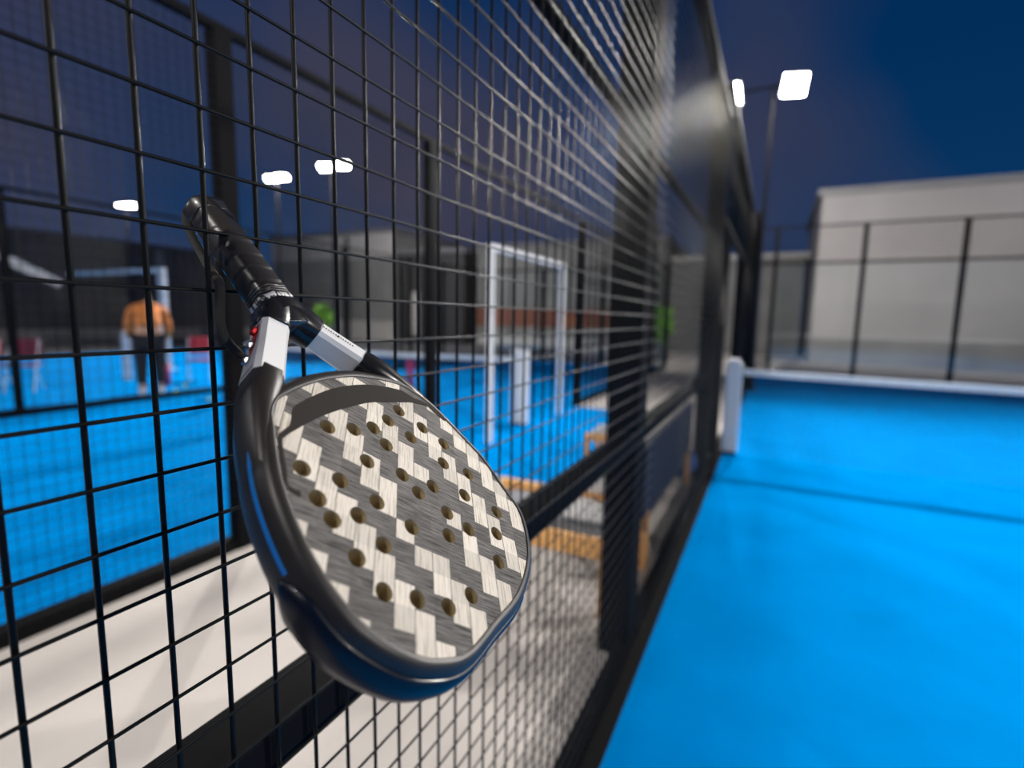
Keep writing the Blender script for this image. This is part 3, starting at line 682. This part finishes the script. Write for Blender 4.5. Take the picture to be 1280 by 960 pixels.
# ------------------------------------------------------------ person in orange, bending forward
def skin_body(name, joints, edges, m, parent, sub=2):
    me = bpy.data.meshes.new(name); me.from_pydata([j[0] for j in joints], edges, []); o = bpy.data.objects.new(name, me); col.objects.link(o); o.parent = parent
    md = o.modifiers.new('skin', 'SKIN'); md.use_smooth_shade = True
    for i, j in enumerate(joints):
        r = j[1] if isinstance(j[1], tuple) else (j[1], j[1]); me.skin_vertices[0].data[i].radius = r
    me.skin_vertices[0].data[0].use_root = True
    s = o.modifiers.new('sub', 'SUBSURF'); s.levels = sub; s.render_levels = sub
    me.materials.append(M[m]); return o
pr = thing('person', 'person in an orange shirt and black trousers bending forward beside the far court', 'person', (-9.62, 5.25, .001), math.radians(150)); pr.scale = (1.1, 1.1, 1.13)
# body faces local +x, hips at origin
J = [((0, 0, .92), (.15, .16)), ((.10, 0, 1.06), (.15, .17)), ((.24, 0, 1.20), (.15, .19)), ((.38, 0, 1.27), (.11, .17)), ((.48, 0, 1.30), (.06, .06)), ((.55, 0, 1.33), (.06, .06)),
     ((.36, .20, 1.24), .062), ((.42, .26, 1.00), .048), ((.52, .22, .78), .036), ((.55, .21, .70), .026),
     ((.36, -.20, 1.24), .062), ((.42, -.26, 1.00), .048), ((.52, -.22, .78), .036), ((.55, -.21, .70), .026),
     ((.01, .10, .84), .105), ((.05, .11, .50), .072), ((-.02, .12, .12), .048), ((-.02, .12, .06), .05), ((.14, .13, .035), .036),
     ((.01, -.10, .84), .105), ((.10, -.12, .50), .072), ((.04, -.13, .12), .048), ((.04, -.13, .06), .05), ((.20, -.14, .035), .036)]
E_ = [(0, 1), (1, 2), (2, 3), (3, 4), (4, 5), (3, 6), (6, 7), (7, 8), (8, 9), (3, 10), (10, 11), (11, 12), (12, 13), (0, 14), (14, 15), (15, 16), (16, 17), (17, 18), (0, 19), (19, 20), (20, 21), (21, 22), (22, 23)]
skin_body('body', J, E_, 'skin', pr)
g = 1.0
SJ = [((0, 0, .94), (.185, .20)), ((.10, 0, 1.07), (.19, .215)), ((.24, 0, 1.21), (.19, .235)), ((.38, 0, 1.28), (.145, .21)), ((.45, 0, 1.30), (.085, .085)),
      ((.36, .21, 1.24), .092), ((.42, .27, 1.00), .075), ((.50, .235, .83), .06), ((.36, -.21, 1.24), .092), ((.42, -.27, 1.00), .075), ((.50, -.235, .83), .06)]
skin_body('shirt', SJ, [(0, 1), (1, 2), (2, 3), (3, 4), (3, 5), (5, 6), (6, 7), (3, 8), (8, 9), (9, 10)], 'shirt', pr)
TJ = [((0, 0, .92), (.175, .18)), ((.01, .10, .82), .125), ((.05, .11, .50), .095), ((-.02, .12, .12), .075), ((.01, -.10, .82), .125), ((.10, -.12, .50), .095), ((.04, -.13, .12), .075)]
skin_body('trousers', TJ, [(0, 1), (1, 2), (2, 3), (0, 4), (4, 5), (5, 6)], 'trousers', pr)
hb = bmesh.new(); bmesh.ops.create_uvsphere(hb, u_segments=24, v_segments=18, radius=1)
for v in hb.verts:
    c = v.co.copy(); x_, y_, z_ = c.x*.098, c.y*.076, c.z*.12
    if z_ < 0: x_ *= 1-.25*abs(c.z); y_ *= 1-.30*abs(c.z)
    if c.x > .8 and abs(c.y) < .25 and -.25 < c.z < .15: x_ += .018
    v.co = Vector((x_, y_, z_))
hb.transform(Matrix.Translation((.63, 0, 1.37)) @ Matrix.Rotation(math.radians(55), 4, 'Y'))
hd = obj('head', hb, 'skin', pr, True)
hq = bmesh.new(); bmesh.ops.create_uvsphere(hq, u_segments=24, v_segments=18, radius=1)
for v in [v for v in hq.verts if v.co.z < -.35 or (v.co.x > .45 and v.co.z < .35)]: hq.verts.remove(v)
for v in hq.verts: v.co = Vector((v.co.x*.108, v.co.y*.086, v.co.z*.130))
hq.transform(Matrix.Translation((.63, 0, 1.37)) @ Matrix.Rotation(math.radians(55), 4, 'Y'))
obj('hair', hq, 'hair', pr, True)
for sy in (1, -1):
    o = obj('ear', bmesh.new() if False else bx(-.012, .012, -.006, .006, -.03, .03, bev=.004), 'skin', hd); o.location = (.62, sy*.080, 1.365)
    e2 = bmesh.new(); bmesh.ops.create_uvsphere(e2, u_segments=8, v_segments=6, radius=.012); o = obj('eye', e2, 'ink', hd); o.location = (.63+.083*math.cos(math.radians(55)), sy*.03, 1.37-.083*math.sin(math.radians(55)))
    # hand: palm with four fingers and a thumb
    base = Vector((.55, sy*.21, .70))
    hbm = bmesh.new(); flat_tube(hbm, [base+Vector((0, 0, .01)), base+Vector((.01, 0, -.03)), base+Vector((.016, 0, -.085))], Vector((0, 1, 0)), .038, .014)
    for k, ln in enumerate((.062, .074, .080, .070)):
        yy = (k-1.5)*.019; b0 = base+Vector((.016, yy, -.082)); m1 = b0+Vector((.006, 0, -ln*.5)); m2 = m1+Vector((-.012, 0, -ln*.45))
        rod(hbm, b0, m1, .009, 8, .0085); rod(hbm, m1, m2, .0085, 8, .0065)
    rod(hbm, base+Vector((.01, -sy*.034, -.03)), base+Vector((.022, -sy*.062, -.065)), .010, 8, .009); rod(hbm, base+Vector((.022, -sy*.062, -.065)), base+Vector((.026, -sy*.066, -.095)), .009, 8, .007)
    obj('hand', hbm, 'skin', pr, True)
    fx = -.02 if sy > 0 else .04
    obj('shoe', bx(fx-.08, fx+.20, sy*.125-.045, sy*.125+.045, 0, .075, bev=.025), 'shoe', pr, True)
